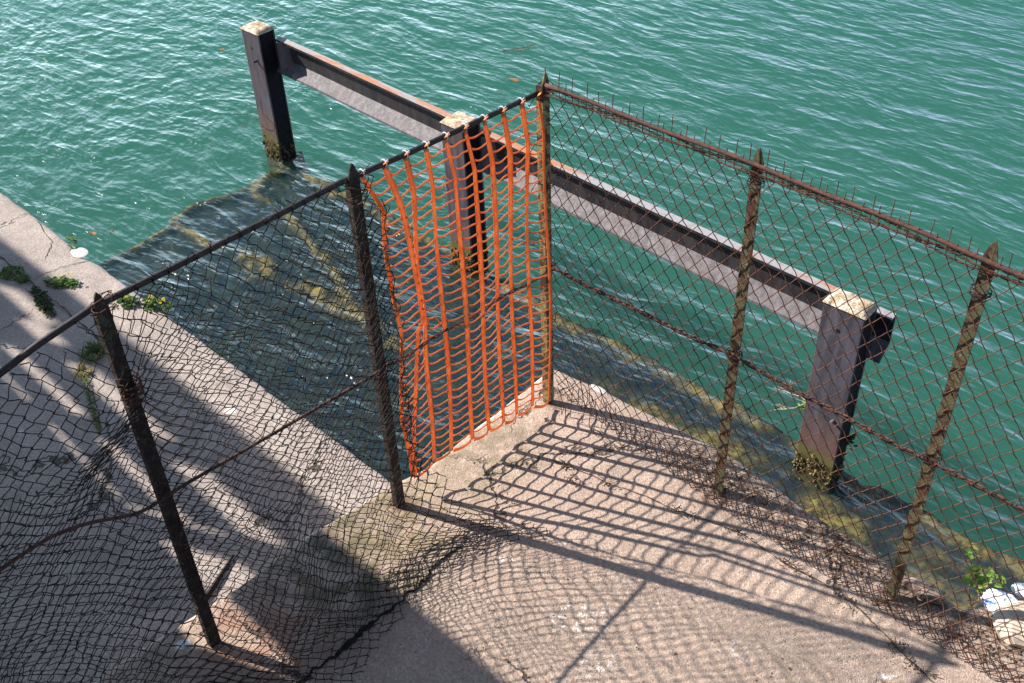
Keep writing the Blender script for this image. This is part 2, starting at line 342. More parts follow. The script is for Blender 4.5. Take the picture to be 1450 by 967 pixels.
# ------------------------------------------------------------------ setting: river
def sill():
    xs = np.arange(-5.6, 7.0, .028); ys = np.arange(-.5, 2.75, .028)
    x, y = np.meshgrid(xs, ys, indexing='ij')
    wob = .17 * fbm(x * 1.7, y * 1.7, 71) + .07 * fbm(x * 5, y * 5, 72)
    front = 2.22 - .045 * (x + 5.2) + wob                       # outer edge keeps to the row of piles
    ins = sstep(0, .07, front + .12 - y) * sstep(0, .20, x + 5.36 + wob)
    # low, silted floor of the apron with mossy ridges standing up from it
    z = -1.60 + .012 * fbm(x * 3, y * 3, 75) - .16 * sstep(-3.0, -2.0, x) * sstep(-.55, -1.4, -x - 2.2 + 0 * y) * sstep(1.15, .7, y + .05 * x) * sstep(.6, -.3, x)
    def ridge(d, w): return np.exp(-(d / w) ** 2)
    r = ridge(front - y - .02, .07) + ridge(x + 5.10 + wob, .05) * sstep(.2, .6, y + .4)
    r = r + ridge(y - .92 - .06 * (x + 5) + wob * 1.4, .07) * sstep(-1.9, -2.6, x) + ridge(y - 1.75 + .28 * (x + 5.2) + wob, .06) * sstep(-2.4, -3.0, x)
    r = r
    r = np.clip(r, 0, 1) * np.clip(.80 + .75 * fbm(x * 4.3, y * 4.3, 77) + .3 * fbm(x * 14, y * 14, 79), 0, 1.15)
    r = np.maximum(r, ridge(y - 1.50 - wob * .9, .26) * sstep(-1.9, -.6, x) * np.clip(.80 + .9 * fbm(x * 2.4, y * 3.2, 78) + .35 * fbm(x * 9, y * 9, 74), 0, 1.1))
    z = z + .062 * np.clip(r, 0, 1)
    z = z * ins + (-3.4) * (1 - ins)
    o = obj('river_sill', np.stack([x, y, z], -1).reshape(-1, 3), grid(len(xs), len(ys)), None, smooth=True); o['kind'] = 'structure'
    t = NT('mossy_underwater_stone')
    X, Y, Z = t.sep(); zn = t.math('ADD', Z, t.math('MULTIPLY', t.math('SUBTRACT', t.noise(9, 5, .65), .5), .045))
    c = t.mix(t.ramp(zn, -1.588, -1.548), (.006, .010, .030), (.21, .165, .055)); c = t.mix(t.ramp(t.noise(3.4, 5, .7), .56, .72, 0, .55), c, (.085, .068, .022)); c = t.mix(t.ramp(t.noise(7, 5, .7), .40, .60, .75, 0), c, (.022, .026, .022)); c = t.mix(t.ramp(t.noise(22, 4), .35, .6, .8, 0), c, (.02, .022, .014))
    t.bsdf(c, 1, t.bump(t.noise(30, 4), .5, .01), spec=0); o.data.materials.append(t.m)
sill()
def bed():
    xs = np.r_[-90, -50, np.arange(-24, 14, .15), 30, 90]; ys = np.r_[np.arange(-1, 24, .15), 40, 90, 240]
    x, y = np.meshgrid(xs, ys, indexing='ij')
    z = -3.25 - .02 * np.clip(y, 0, 20) + .16 * fbm(x * .9, y * .9, 101) + .06 * fbm(x * 3.3, y * 3.3, 103)
    o = obj('river_bed', np.stack([x, y, z], -1).reshape(-1, 3), grid(len(xs), len(ys)), None, smooth=True); o['kind'] = 'structure'
    t = NT('pale_river_silt'); n = t.noise(1.3, 5, .6); f = t.noise(7, 4)
    c = t.mix(t.ramp(n, .3, .7), (.10, .14, .09), (.16, .20, .13)); c = t.mix(t.ramp(f, .35, .6, .35, 0), c, (.12, .15, .08))
    t.bsdf(c, 1, t.bump(t.noise(9, 4), .6, .05), spec=0); o.data.materials.append(t.m)
bed()

def water():
    V = [(-90, -1.5, -5), (90, -1.5, -5), (90, 240, -5), (-90, 240, -5), (-90, -1.5, ZW), (90, -1.5, ZW), (90, 240, ZW), (-90, 240, ZW)]
    o = obj('river_water', V, [(0, 3, 2, 1), (4, 5, 6, 7), (0, 1, 5, 4), (1, 2, 6, 5), (2, 3, 7, 6), (3, 0, 4, 7)], None); o['kind'] = 'structure'
    t = NT('turquoise_river_water')
    # wavelets: long crests running with the quay, crossed by smaller chop
    w = t.noise(.5, 2, col=True); wv = t.n.new('ShaderNodeVectorMath'); wv.operation = 'SCALE'; t.L(w, wv.inputs[0]); wv.inputs['Scale'].default_value = .5
    ad = t.n.new('ShaderNodeVectorMath'); t.L(t.pos, ad.inputs[0]); t.L(wv.outputs[0], ad.inputs[1])
    v1 = t.mapping((.65, 2.1, 1), (0, 0, .10), vec=ad.outputs[0]); v2 = t.mapping((2.4, 5.5, 1), (0, 0, -.55), vec=ad.outputs[0])
    n1 = t.noise(1.0, 3, .55, vec=v1); n2 = t.noise(1.0, 3, .55, vec=v2); n3 = t.noise(13, 3, .5, vec=t.mapping((.7, 1.3, 1), (0, 0, .2)))
    n1 = t.math('POWER', t.math('SUBTRACT', 1.0, t.math('ABSOLUTE', t.math('SUBTRACT', t.math('MULTIPLY', n1, 2.0), 1.0))), 2.0)
    x, y, z = t.sep(); gust = t.math('MULTIPLY', t.ramp(x, -3.5, -7.0), t.ramp(t.noise(.35, 2), .35, .6))
    n4 = t.noise(5.2, 3, .5, vec=ad.outputs[0]); n2 = t.math('ADD', n2, t.math('MULTIPLY', t.math('MULTIPLY', n4, gust), .85))
    h = t.math('ADD', t.math('MULTIPLY', n1, .30), t.math('ADD', t.math('MULTIPLY', n2, .42), t.math('MULTIPLY', n3, .055)))
    nb = t.bump(h, 1.0, .16)
    fr = t.n.new('ShaderNodeFresnel'); fr.inputs['IOR'].default_value = 1.48; t.L(nb, fr.inputs['Normal'])
    gl = t.n.new('ShaderNodeBsdfGlossy'); gl.inputs['Roughness'].default_value = .05; t.L(nb, gl.inputs['Normal'])
    tr = t.n.new('ShaderNodeBsdfTransparent'); mx = t.n.new('ShaderNodeMixShader')
    bf = t.n.new('ShaderNodeNewGeometry').outputs['Backfacing']      # light leaves the water unhindered
    t.L(t.math('MULTIPLY', fr.outputs[0], t.math('SUBTRACT', 1.0, bf)), mx.inputs[0]); t.L(tr.outputs[0], mx.inputs[1]); t.L(gl.outputs[0], mx.inputs[2]); t.L(mx.outputs[0], t.out.inputs['Surface'])
    pv = t.n.new('ShaderNodeVolumePrincipled'); pv.inputs['Color'].default_value = (.072, .325, .245, 1); pv.inputs['Density'].default_value = .55
    t.L(pv.outputs[0], t.out.inputs['Volume'])
    o.data.materials.append(t.m)
water()

# ------------------------------------------------------------------ guard rail on piles, in the river
G = empty('river_guard_rail', (-2.3, 2.1, ZW), 'long dark steel guard beam carried on three square piles standing in the river', 'guard rail')
PILES = [((-5.40, 2.115), (-5.160, 2.29), -.285), ((-2.775, 1.965), (-2.55, 2.15), -.25), ((.485, 1.76), (.74, 1.905), -.185)]
tops = []
for k, ((x0, y0), (x1, y1), zt) in enumerate(PILES):
    mb = MB(); t = .014
    mb.box((x0, y0, -4), (x1, y0 + t, zt)); mb.box((x0, y1 - t, -4), (x1, y1, zt)); p = mb.build('pile', M_pile, G); bevel(p, .004)
    mb = MB(); mb.box((x0 + .008, y0 + t + .001, -4), (x1 - .008, y1 - t - .001, zt - .004)); mb.build('shade_block', M_recess_shade, p)  # black block between the flanges stands in for the recess's shadow
    nx = ny = 14; xs, ys = np.meshgrid(np.linspace(x0 - .006, x1 + .006, nx), np.linspace(y0 - .006, y1 + .010, ny), indexing='ij')
    ed = np.minimum(np.minimum(xs - xs.min(), xs.max() - xs), np.minimum(ys - ys.min(), ys.max() - ys)); cut = .012 * fbm(xs * 20, ys * 20, 90 + k)
    zz = zt + .028 * sstep(-.005, .03, ed + cut) + .008 * fbm(xs * 26, ys * 26, 95 + k); zz[0, :] = zz[-1, :] = zt - .002; zz[:, 0] = zz[:, -1] = zt - .002
    obj('concrete_cap', np.stack([xs, ys, zz], -1).reshape(-1, 3), grid(nx, ny), M_cap, p, True)
    mb = MB()
    for q in range(150):                                   # shells and weed just above and below the waterline
        s = R.random()
        if s < .6: px, py = R.uniform(x0, x1), y0 - .004
        elif s < .8: px, py = x1 + .002, R.uniform(y0, y1)
        else: px, py = x0 - .002, R.uniform(y0, y1)
        pz = ZW + R.gauss(.05, .055); r = R.uniform(.006, .016)
        rr = [Vector((R.uniform(-1, 1), R.uniform(-1, 1), R.uniform(-1, 1))).normalized() * r * R.uniform(.7, 1.3) for _ in range(6)]
        d = [(r, 0, 0), (-r, 0, 0), (0, r, 0), (0, -r, 0), (0, 0, r), (0, 0, -r)]
        v = [(px + a[0] + b.x * .4, py + a[1] + b.y * .4, pz + a[2] + b.z * .4) for a, b in zip(d, rr)]
        mb.add(v, [(0, 2, 4), (2, 1, 4), (1, 3, 4), (3, 0, 4), (2, 0, 5), (1, 2, 5), (3, 1, 5), (0, 3, 5)])
    tag(mb.build('barnacle_crust', M_crust, p), kind='stuff')
    mb = MB()
    def disc(cx, cz, r, out, yy=y0):
        n = 12; v = [(cx + r * math.cos(2 * math.pi * i / n), yy - out, cz + r * math.sin(2 * math.pi * i / n)) for i in range(n)]
        v += [(a, yy, c) for a, b, c in v]; mb.add(v, [tuple(range(n))] + [(i, (i + 1) % n, n + (i + 1) % n, n + i) for i in range(n)])
    disc((x0 + x1) / 2 - .012, zt - .155, .013, .0015); mb.build('bolt_hole', M_dark, p)
    if k == 0:
        mb = MB(); mb.tube([((x0 + x1) / 2 + .03, y0, zt - .26), ((x0 + x1) / 2 + .03, y0 - .045, zt - .258)], .012, 8); mb.build('bolt', M_pile, p)
    if k == 2:
        mb = MB(); mb.tube([(x1 - .06, y0, zt - .8), (x1 - .06, y0 - .03, zt - .8)], .011, 8); mb.build('bolt', M_beam, p)
# the beam: a trough rolled from plate, open towards the quay, bolted to the rear of the piles
def beam():
    ends = [(-5.155, 2.335), (.82, 1.985)]
    prof = [(-.052, -.034), (-.012, -.018), (-.012, -.200), (-.088, -.285), (-.092, -.290), (-.094, -.306), (-.088, -.308), (-.004, -.215), (.0, -.205), (.0, -.004), (-.004, .0), (-.052, -.013)]
    n = 60; V = []; zt = (-.364, -.244)
    for i in range(n):
        u = i / (n - 1); x = ends[0][0] + (ends[1][0] - ends[0][0]) * u; yb = ends[0][1] + (ends[1][1] - ends[0][1]) * u; z0 = zt[0] + (zt[1] - zt[0]) * u
        w = .004 * float(vnoise(x * 1.5, 0, 5))
        for (a, b) in prof: V.append((x, yb + a + w, z0 + b))
    m = len(prof); F = [(i * m + j, (i + 1) * m + j, (i + 1) * m + (j + 1) % m, i * m + (j + 1) % m) for i in range(n - 1) for j in range(m)]
    F += [tuple(range(m)), tuple((n - 1) * m + j for j in range(m))[::-1]]
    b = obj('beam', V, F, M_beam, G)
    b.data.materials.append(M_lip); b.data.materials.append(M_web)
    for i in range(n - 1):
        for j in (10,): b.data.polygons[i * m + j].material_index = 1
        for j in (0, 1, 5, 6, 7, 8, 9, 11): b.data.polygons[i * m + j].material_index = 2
    mb = MB()
    for (xa, yy, zz) in ((-5.10, 2.25, -.38), (-2.50, 2.10, -.335)):       # web plates welded beside the piles
        mb2 = MB(); mb2.add([(xa, yy, zz), (xa + .10, yy + .09, zz), (xa + .12, yy + .09, zz - .20), (xa, yy - .0, zz - .26), (xa + .006, yy - .008, zz), (xa + .106, yy + .082, zz), (xa + .126, yy + .082, zz - .20), (xa + .006, yy - .008, zz - .26)],
            [(0, 1, 2, 3), (7, 6, 5, 4), (0, 4, 5, 1), (1, 5, 6, 2), (2, 6, 7, 3), (3, 7, 4, 0)]); mb2.build('web_plate', M_beam, G)
beam()

# ------------------------------------------------------------------ fences
def angle_post(parent, x, y, zt, face, w=.046, t=.006, leg=.028, lean=(0, 0), mat=M_post):
    """pointed angle-iron post; 'face' x: broad leg looks towards +X, 'y': broad leg looks towards -Y"""
    mb = MB()
    def prism(P, Q, tip):                # P,Q: plan corners; optional pointed top
        pass
    def P3(u, d, z):                     # u along the broad leg, d depth
        s = (z - 0) / 1.7
        if face == 'x': return (x - d + lean[0] * s, y + u - w / 2 + lean[1] * s, z)
        return (x + u - w / 2 + lean[0] * s, y + d + lean[1] * s, z)
    zs = [-.02, .3, .6, .9, 1.2, zt - .055]
    for (u0, u1, d0, d1, top) in ((0, w, 0, t, 'tip'), (0, t, t + .0005, leg, 'cut')):
        rings = []
        for z in zs:
            rings.append([P3(u0, d0, z), P3(u1, d0, z), P3(u1, d1, z), P3(u0, d1, z)])
        if top == 'tip':
            rings.append([P3(w * .28, d0, zt - .014), P3(w * .72, d0, zt - .014), P3(w * .72, d1, zt - .014), P3(w * .28, d1, zt - .014)])
            rings.append([P3(w * .46, d0, zt), P3(w * .54, d0, zt), P3(w * .54, d1, zt), P3(w * .46, d1, zt)])
        else:
            rings.append([P3(u0, d0, zt - .05), P3(u1, d0, zt - .05), P3(u1, d0 + .004, zt - .05), P3(u0, d0 + .004, zt - .05)])
        V = [p for r in rings for p in r]; m = len(rings)
        F = [(4 * k + j, 4 * k + (j + 1) % 4, 4 * k + 4 + (j + 1) % 4, 4 * k + 4 + j) for k in range(m - 1) for j in range(4)] + [(3, 2, 1, 0), (4 * m - 4, 4 * m - 3, 4 * m - 2, 4 * m - 1)]
        mb.add(V, F)
    return mb.build('post', mat, parent)
def twist(mb, pts, r, off, turns_per_m, strands=2, sides=5, step=.012):
    P = np.array(pts, float); d = np.r_[0, np.cumsum(np.linalg.norm(np.diff(P, axis=0), axis=1))]
    n = max(8, int(d[-1] / step)); s = np.linspace(0, d[-1], n); Q = np.stack([np.interp(s, d, P[:, k]) for k in range(3)], -1)
    T = np.gradient(Q, axis=0); T /= np.linalg.norm(T, axis=1, keepdims=True); A = np.cross(T, (0, 0, 1.)); A /= np.linalg.norm(A, axis=1, keepdims=True); B = np.cross(T, A)
    for k in range(strands):
        a = s * turns_per_m * 2 * math.pi + 2 * math.pi * k / strands
        mb.tube(Q + off * (A * np.cos(a)[:, None] + B * np.sin(a)[:, None]), r, sides)

# ---- left fence: old torn chain link on dark posts (camera side is +X)
FL = empty('chain_link_fence', (-.05, -1.43, 0), 'torn sagging dark chain-link fence with bent mid rod, left of the orange net', 'fence')
LX = lambda y: np.interp(y, [-2.87, -1.907, -.938, 0], [-.075, -.066, -.046, 0.])
angle_post(FL, LX(-2.87) - .01, -2.87, 1.72, 'x', mat=M_post_dark)
angle_post(FL, LX(-1.907) - .01, -1.907, 1.715, 'x', mat=M_post_dark)
angle_post(FL, LX(-.938) - .01, -.938, 1.715, 'x', mat=M_post_dark)
mb = MB(); mb.tube([(LX(y) - .026, y, z - .026) for y, z in ((-2.95, 1.615), (-2.28, 1.628), (-2.11, 1.665), (-1.93, 1.690), (-1.56, 1.684), (-1.23, 1.682), (-.99, 1.682), (-.66, 1.665), (-.29, 1.655), (-.02, 1.648))], .0115, 8); mb.build('top_rod', M_rod_black, FL, True)
mb = MB(); mid = [(-2.95, .95), (-2.5, .996), (-2.33, 1.007), (-2.26, .997), (-2.198, .972), (-2.14, .944), (-2.087, .911), (-2.05, .880), (-2.007, .862), (-1.96, .862), (-1.906, .875), (-1.83, .868), (-1.46, .842), (-.986, .811)]
ys = np.linspace(-2.95, -.96, 60); zs = np.interp(ys, [a for a, b in mid], [b for a, b in mid]); zs = np.convolve(np.pad(zs, 2, 'edge'), np.ones(5) / 5, 'valid')
mb.tube([(LX(y) + .012, y, z) for y, z in zip(ys, zs)], .0066, 7); mb.build('mid_rod', M_rod_rust, FL, True)
mb = MB(); ys = np.linspace(-.96, -.01, 30); twist(mb, [(LX(y) + .004, y, float(np.interp(y, [-.96, -.76, -.43, -.02], [.809, .801, .792, .781]) + .006 * math.sin(y * 17))) for y in ys], .0035, .0045, 7); mb.build('mid_rod', M_rod_rust, FL)

def left_map(u, s):
    """u = position along Y, s = distance down from the rod -> xyz, with the sag, bulge and gathers of old netting"""
    u = np.asarray(u, float); s = np.asarray(s, float)
    y = u + .030 * fbm(u * 2.3, s * 2.3, 51) * sstep(.02, .2, s) + .010 * fbm(u * 9, s * 9, 52)
    sag = .05 * sstep(0, .3, s) * np.sin(np.clip((u + 1.9) / .96, 0, 1) * math.pi)
    y = y + .012 * fbm(u * 5 + 3, s * 3.2, 58) * sstep(.05, .2, s) + .007 * np.sin(u * 31 + 4 * fbm(u * 2, s * 2, 59)) * sstep(.1, .4, s)
    s2 = s + .014 * fbm(u * 6, s * 5, 50) * sstep(.05, .2, s) + sag + .035 * fbm(u * 2.1, s * 2.7, 53) * sstep(.0, .25, s)
    # gathered and tied to the post at y = -1.9
    w = np.exp(-((u + 2.02) / .20) ** 2) * np.where(u < -1.86, 1, np.exp(-((u + 1.86) / .05) ** 2))
    c = .33 + .9 * np.clip(-1.9 - u, 0, .5)
    near = np.exp(-((s2 - c) / .22) ** 2)
    s2 = s2 + (c - s2) * .72 * w * near
    top = np.exp(-(s / .25) ** 2) * sstep(-2.05, -2.45, u)
    s2 = s2 - .02 * top
    w2 = np.exp(-((u + 1.86) / .10) ** 2) * np.exp(-((s2 - .30) / .16) ** 2)
    y = y + (-1.885 - y) * .5 * w2
    zf = 1.652 - s2
    reach = np.interp(u, [-3, -2.3, -2.0, -1.8, -1.45, -1.1, -.9, -.78], [.03, .06, .16, .30, .26, .24, .36, .40])
    x = LX(np.clip(y, -2.9, 0)) + .022 - .036 * sstep(.14, .0, s) + .030 * fbm(u * 1.7 + 4, s * 1.5, 55) * sstep(.05, .3, s) + .02 * sstep(.3, 1.1, s) * np.sin((u + 1.9) * 3.2)
    x = np.maximum(x, LX(np.clip(y, -2.9, 0)) + np.where((np.abs(y + 1.907) < .05) | (np.abs(y + .938) < .05), .012, -.05))
    rise = sstep(.62, 0.02, zf)
    x = x + reach * rise ** 2.0 * .62
    fl = zf < .03
    ground = .012 + .018 * np.abs(fbm(u * 7, s * 7, 57))
    over = np.clip(.03 - zf, 0, 1)
    x = x + over * .82; 
    y = y + over * .25 * sstep(-1.2, -.85, u)
    z = np.where(fl, ground + .02 * np.exp(-over / .05), zf)
    # beyond the quay edge the netting hangs down instead of lying on the slab
    return np.stack([x, y, z], -1)
def chain_link(mp, u0, u1, smax, dx, dz, r, drop=0.02, edge=None, seed=1):
    mb = MB(); rr = random.Random(seed); ncol = int((u1 - u0) / dx)
    for i in range(ncol + 1):
        for par in (0, 1):
            base = u0 + (i + (0 if par == 0 else .0)) * dx
            pts_u = []; pts_s = []
            L = smax(base); nrow = int(L / dz)
            for j in range(nrow + 1):
                k = .5 * (j % 2)
                uu = base + (k if par == 0 else -k) * dx
                jx = rr.gauss(0, .0034); js = rr.gauss(0, .0034)
                sgn = 1 if (par == 0) == (j % 2 == 1) else -1
                # a short hook at every knuckle, where the two wires loop through one another
                pts_u += [uu - sgn * .0022 + jx, uu + sgn * .0020 + jx, uu - sgn * .0022 + jx]; pts_s += [j * dz - .0045 + js, j * dz + js, j * dz + .0045 + js]
            pu = np.array(pts_u); ps = np.maximum(np.array(pts_s), -.004)
            if edge is not None:
                keep = np.array([edge(a, b) for a, b in zip(pu, ps)])
            else: keep = np.ones(len(pu), bool)
            P = mp(pu, ps)
            a = 0
            while a < len(pu):                              # runs of kept points become wires
                if not keep[a]: a += 1; continue
                b = a
                while b + 1 < len(pu) and keep[b + 1]: b += 1
                if b - a >= 3:
                    # now and then a wire has snapped
                    q = P[a:b + 1].copy(); q[:, 0] += NP.normal(0, .0018, len(q)) 
                    mb.tube(q, r, 4, False)
                a = b + 1
            if keep[0] and rr.random() < .8:                # cut ends bent over the rod
                p = P[0]; mb.tube([p, p + np.array([.004, rr.uniform(-.01, .01), .018]), p + np.array([.004 + rr.uniform(-.01, .012), rr.uniform(-.022, .022), rr.uniform(.022, .045)])], r * .95, 4)
    return mb
def l_edge(u, s):
    e = -.835 + .045 * math.sin(s * 7) * .5 + .022 * float(vnoise(s * 9, 0, 61)) + .03 * max(0, .35 - s) * -3 * .9
    e += .10 * float(sstep(1.35, 1.75, s))
    if u > e: return False
    if u < -1.99 and s < .055 * float(1 + vnoise(u * 9, 0, 63)): return False
    return True
def l_len(u): return float(np.interp(u, [-3, -2.35, -2.0, -1.6, -1.3, -1.0, -.7], [1.60, 1.70, 1.92, 1.96, 1.84, 1.86, 2.02]) + .04 * vnoise(u * 6, 0, 65))
mb = chain_link(left_map, -2.95, -.72, l_len, .053, .0265, .0018, edge=l_edge, seed=3)
# a second sheet hung over the first in the bay beside the net, and doubled back at its frayed edge
def dbl_map(u, s):
    P = left_map(u - .03 * s + .02, s + .02 + .03 * np.asarray(u)); P[..., 0] += .010 + .014 * fbm(u * 4, s * 3, 67) + .004; P[..., 2] += .015 * fbm(u * 3, s * 3, 68); return P
m2 = chain_link(dbl_map, -2.60, -.80, lambda u: 1.72 + .10 * float(vnoise(u * 5, 0, 6)), .060, .0265, .0016, edge=lambda u, s: s > (.10 if u > -1.9 else .42) + .08 * float(vnoise(u * 4, 0, 66)) and l_edge(u + .012, s), seed=9)
mb.add(m2.v, m2.f)
mb.build('wire_mesh', M_wire_dark, FL)
mb = MB()
for y0, z0, n in ((-1.905, 1.36, 16), (-1.905, .72, 3), (-.94, 1.60, 4), (-.94, .80, 3), (-1.905, 1.69, 2)):
    mb = MB()
    for k in range(n):
        zz = z0 + R.gauss(0, .035 if n > 8 else .012); a = np.linspace(0, 2 * math.pi * R.uniform(.8, 1.2), 12)
        mb.tube([(LX(y0) - .010 + .030 * math.cos(q) + .012, y0 + .036 * math.sin(q), zz + .02 * math.sin(q + k) + R.uniform(-.006, .006)) for q in a], .0017, 4)
    mb.build('wire_tie', M_wire_red, FL)

# ---- right fence: upright crimped mesh on green posts (camera side is -Y)
FR = empty('crimped_wire_fence', (1.36, 0, 0), 'straight rusty red crimped-wire fence with spiked top and green posts, right of the corner post', 'fence')
RYp = [(0, .0), (.947, .012), (1.778, -.006), (2.68, -.0)]
RY = lambda x: np.interp(x, [a for a, b in RYp], [b for a, b in RYp])
corner = angle_post(FR, .0, -.002, 1.712, 'x', w=.042, leg=.034, mat=M_post_pale); corner['label'] = 'rust-flaked corner post where the net ends'
for (x, y), zt in zip(RYp[1:], (1.712, 1.700, 1.70)): angle_post(FR, x, y, zt, 'y', w=.044)
mb = MB(); xs = np.linspace(.012, 2.72, 40); mb.tube([(x, RY(x) - .016, float(np.interp(x, [0, .95, 1.4, 1.78, 2.7], [1.668, 1.655, 1.652, 1.638, 1.62])) + .003 * math.sin(x * 9)) for x in xs], .0085, 8); mb.build('top_rod', M_rod_rust, FR, True)
TOPZ = lambda x: np.interp(x, [0, .95, 1.4, 1.78, 2.7], [1.668, 1.655, 1.652, 1.638, 1.62])
mb = MB()
for dz_, ph in ((.013, 0), (.026, 2), (.036, 4)): twist(mb, [(x, RY(x) - .016 + .003 * math.sin(x * 23 + ph), float(TOPZ(x)) - dz_ + .005 * math.sin(x * 15 + ph)) for x in xs], .0019, .0030, 14, sides=4)
mb.build('strand_wire', M_wire_red, FR)
mb = MB(); twist(mb, [(x, RY(x) - .010, float(np.interp(x, [0, .55, .96, 1.45, 1.8, 2.11, 2.7], [.812, .799, .803, .783, .781, .77, .76])) - .006 * math.sin(x * 6.6) ** 2) for x in np.linspace(.01, 2.72, 40)], .0052, .0058, 6, sides=5); mb.build('mid_rod', M_rod_rust, FR, True)
def right_map(u, s):
    u = np.asarray(u, float); s = np.asarray(s, float)
    x = u + .010 * fbm(u * 1.6, s * 1.8, 81) * sstep(.05, .3, s) + .0035 * fbm(u * 8, s * 8, 84) * sstep(.05, .2, s)
    zf = TOPZ(u) + .004 - s + .012 * fbm(u * 1.5 + 7, s * 1.5, 82) * sstep(.05, .3, s)
    y = RY(u) - .014 - .020 * sstep(.15, .8, s) * (.6 + .5 * fbm(u * 1.2, s * 1.2, 83)) + .005 * fbm(u * 9, s * 7, 86)
    y = np.where(np.abs(u - .947) < .05, np.minimum(y, RY(u) - .006), y); y = np.where(np.abs(u - 1.778) < .05, np.minimum(y, RY(u) - .006), y)
    reach = np.interp(u, [0, .35, .8, 1.2, 1.7, 2.7], [-.12, -.06, .04, .09, .11, .14])
    y = y - reach * sstep(.30, 0, zf) * .6
    over = np.clip(.018 - zf, 0, 1)
    y = y + over * np.interp(u, [0, .5, 2.7], [.9, .75, .6])           # the foot curls back outwards over the slab
    z = np.where(zf < .018, .012 + .016 * np.abs(fbm(u * 8, s * 8, 85)), zf)
    return np.stack([x, y, z], -1)
def crimped():
    mb = MB(); dx, dz = .0655, .088; rr = random.Random(5)
    for fam in (1, -1):
        for i in range(-26, 64):
            x0 = i * dx + .012 + (0 if fam > 0 else dx * .5)
            L = 1.655 + .06 * rr.random()
            L += float(np.interp(x0, [0, .8, 1.5, 2.7], [-.04, .03, .06, .06]))
            s = np.arange(.0, L, dz / 8) + .045
            u = x0 + fam * (s - .045) * dx / dz
            if fam > 0: u = u +   .0016 * np.sin(s / dz * 4 * math.pi); yo = .0022 * np.cos(s / dz * 4 * math.pi)
            else: u = u + .0007 * np.sin(s / dz * 4 * math.pi); yo = -.0012 * np.cos(s / dz * 4 * math.pi)
            keep = (u > .012) & (u < 2.70)
            if keep.sum() < 6: continue
            idx = np.where(keep)[0]; u = u[idx]; ss = s[idx]; yo = yo[idx]
            P = right_map(u, ss); P[:, 1] += yo
            if idx[0] == 0:                                 # straightened end standing above the rod
                up = rr.uniform(.045, .068) if fam > 0 else rr.uniform(.012, .032)
                l = rr.uniform(-.006, .006); p = P[0]
                P = np.vstack([[p[0] + l * 1.3 - fam * .001, p[1] + rr.uniform(-.004, .004), p[2] + .045 + up], [p[0] + l, p[1] - .004, p[2] + .045], [p[0] + l * .3, p[1] - .003, p[2] + .025], P])
            mb.tube(P, .0018, 4, False)
    # lower wires of the first bay are frayed loose near the corner
    for k in range(7):
        x = .06 + .05 * k; z = R.uniform(.05, .35); mb.tube([(x, -.02, z), (x + .05, -.035, z - .08), (x + .07 + R.uniform(-.05, .06), -.05, max(.01, z - .2)), (x + R.uniform(-.06, .1), -.03 + R.uniform(-.03, .05), .012)], .002, 4)
    mb.build('wire_mesh', M_wire_red, FR)
crimped()
mb = MB()
for x0, z0, n in ((0, 1.64, 5), (0, .79, 4), (.947, 1.58, 3), (1.778, 1.52, 3), (1.778, .78, 3), (.947, .8, 3), (.0, 1.2, 2), (0, .5, 2)):
    mb = MB()
    for k in range(n):
        zz = z0 + R.gauss(0, .012); a = np.linspace(0, 2 * math.pi, 12)
        mb.tube([(x0 + .033 * math.cos(q) - (.006 if x0 == 0 else 0), RY(x0) + .024 * math.sin(q) + .004, zz + .012 * math.sin(q + k * 2)) for q in a], .0017, 4)
    mb.build('wire_tie', M_wire_dark, FR)
for (x, z) in ((-.012, 1.60), (-.012, 1.40), (-.012, 1.22), (-.01, .95), (-.01, .62)):
    mb = MB(); mb.tube([(x + .02, -.02, z), (x - .01, -.05, z + .012), (x - .012, -.075, z - .012), (x, -.09, z + R.uniform(-.02, .03))], .0019, 4); mb.build('loose_wire', M_wire_dark, FR)

# ------------------------------------------------------------------ orange safety net
NET = empty('safety_net', (-.03, -.43, .05), 'orange plastic safety netting tied to the black rod beside the corner post', 'safety net')
TOPY = [-.896, -.796, -.699, -.605, -.509, -.414, -.316, -.219, -.120, -.030]
TOPR = [1.642, 1.639, 1.636, 1.633, 1.630, 1.627, 1.624, 1.621, 1.618, 1.616]
BOTY = [-.850, -.838, -.729, -.624, -.509, -.416, -.317, -.234, -.145, -.036]
BOTZ = [.11, .098, .125, .118, .104, .092, .082, .080, .070, .030]
MIDS = {0: [(0, -.896), (.10, -.850), (.2, -.868), (.35, -.863), (.46, -.843), (.62, -.866), (.76, -.874), (.90, -.850), (1, -.848)],
        1: [(0, -.796), (.17, -.761), (.34, -.736), (.475, -.716), (.49, -.742), (.69, -.774), (.88, -.824), (1, -.838)]}
def rib_y(k, t):
    if k in MIDS: return np.interp(t, [a for a, b in MIDS[k]], [b for a, b in MIDS[k]])
    y = TOPY[k] + (BOTY[k] - TOPY[k]) * t
    if k == 2: y = y + .022 * np.exp(-((np.asarray(t) - .48) / .12) ** 2)
    return y + .007 * np.sin(np.asarray(t) * 6 + k * 1.7) * np.minimum(1, np.asarray(t) * 8)
def rib(k, t):
    t = np.asarray(t, float); y = rib_y(k, t); z = TOPR[k] + (BOTZ[k] - TOPR[k]) * t
    x = np.interp(y, [-.9, 0], [-.03, .016]) - np.interp(y, [-.9, 0], [.036, .030]) * np.clip(1 - t / .10, 0, 1) + .022 * np.sin(t * math.pi) * np.sin(k * 1.3 + t * 4) - .035 * t * (1 - k / 9.0)
    return np.stack([x, y, z], -1)
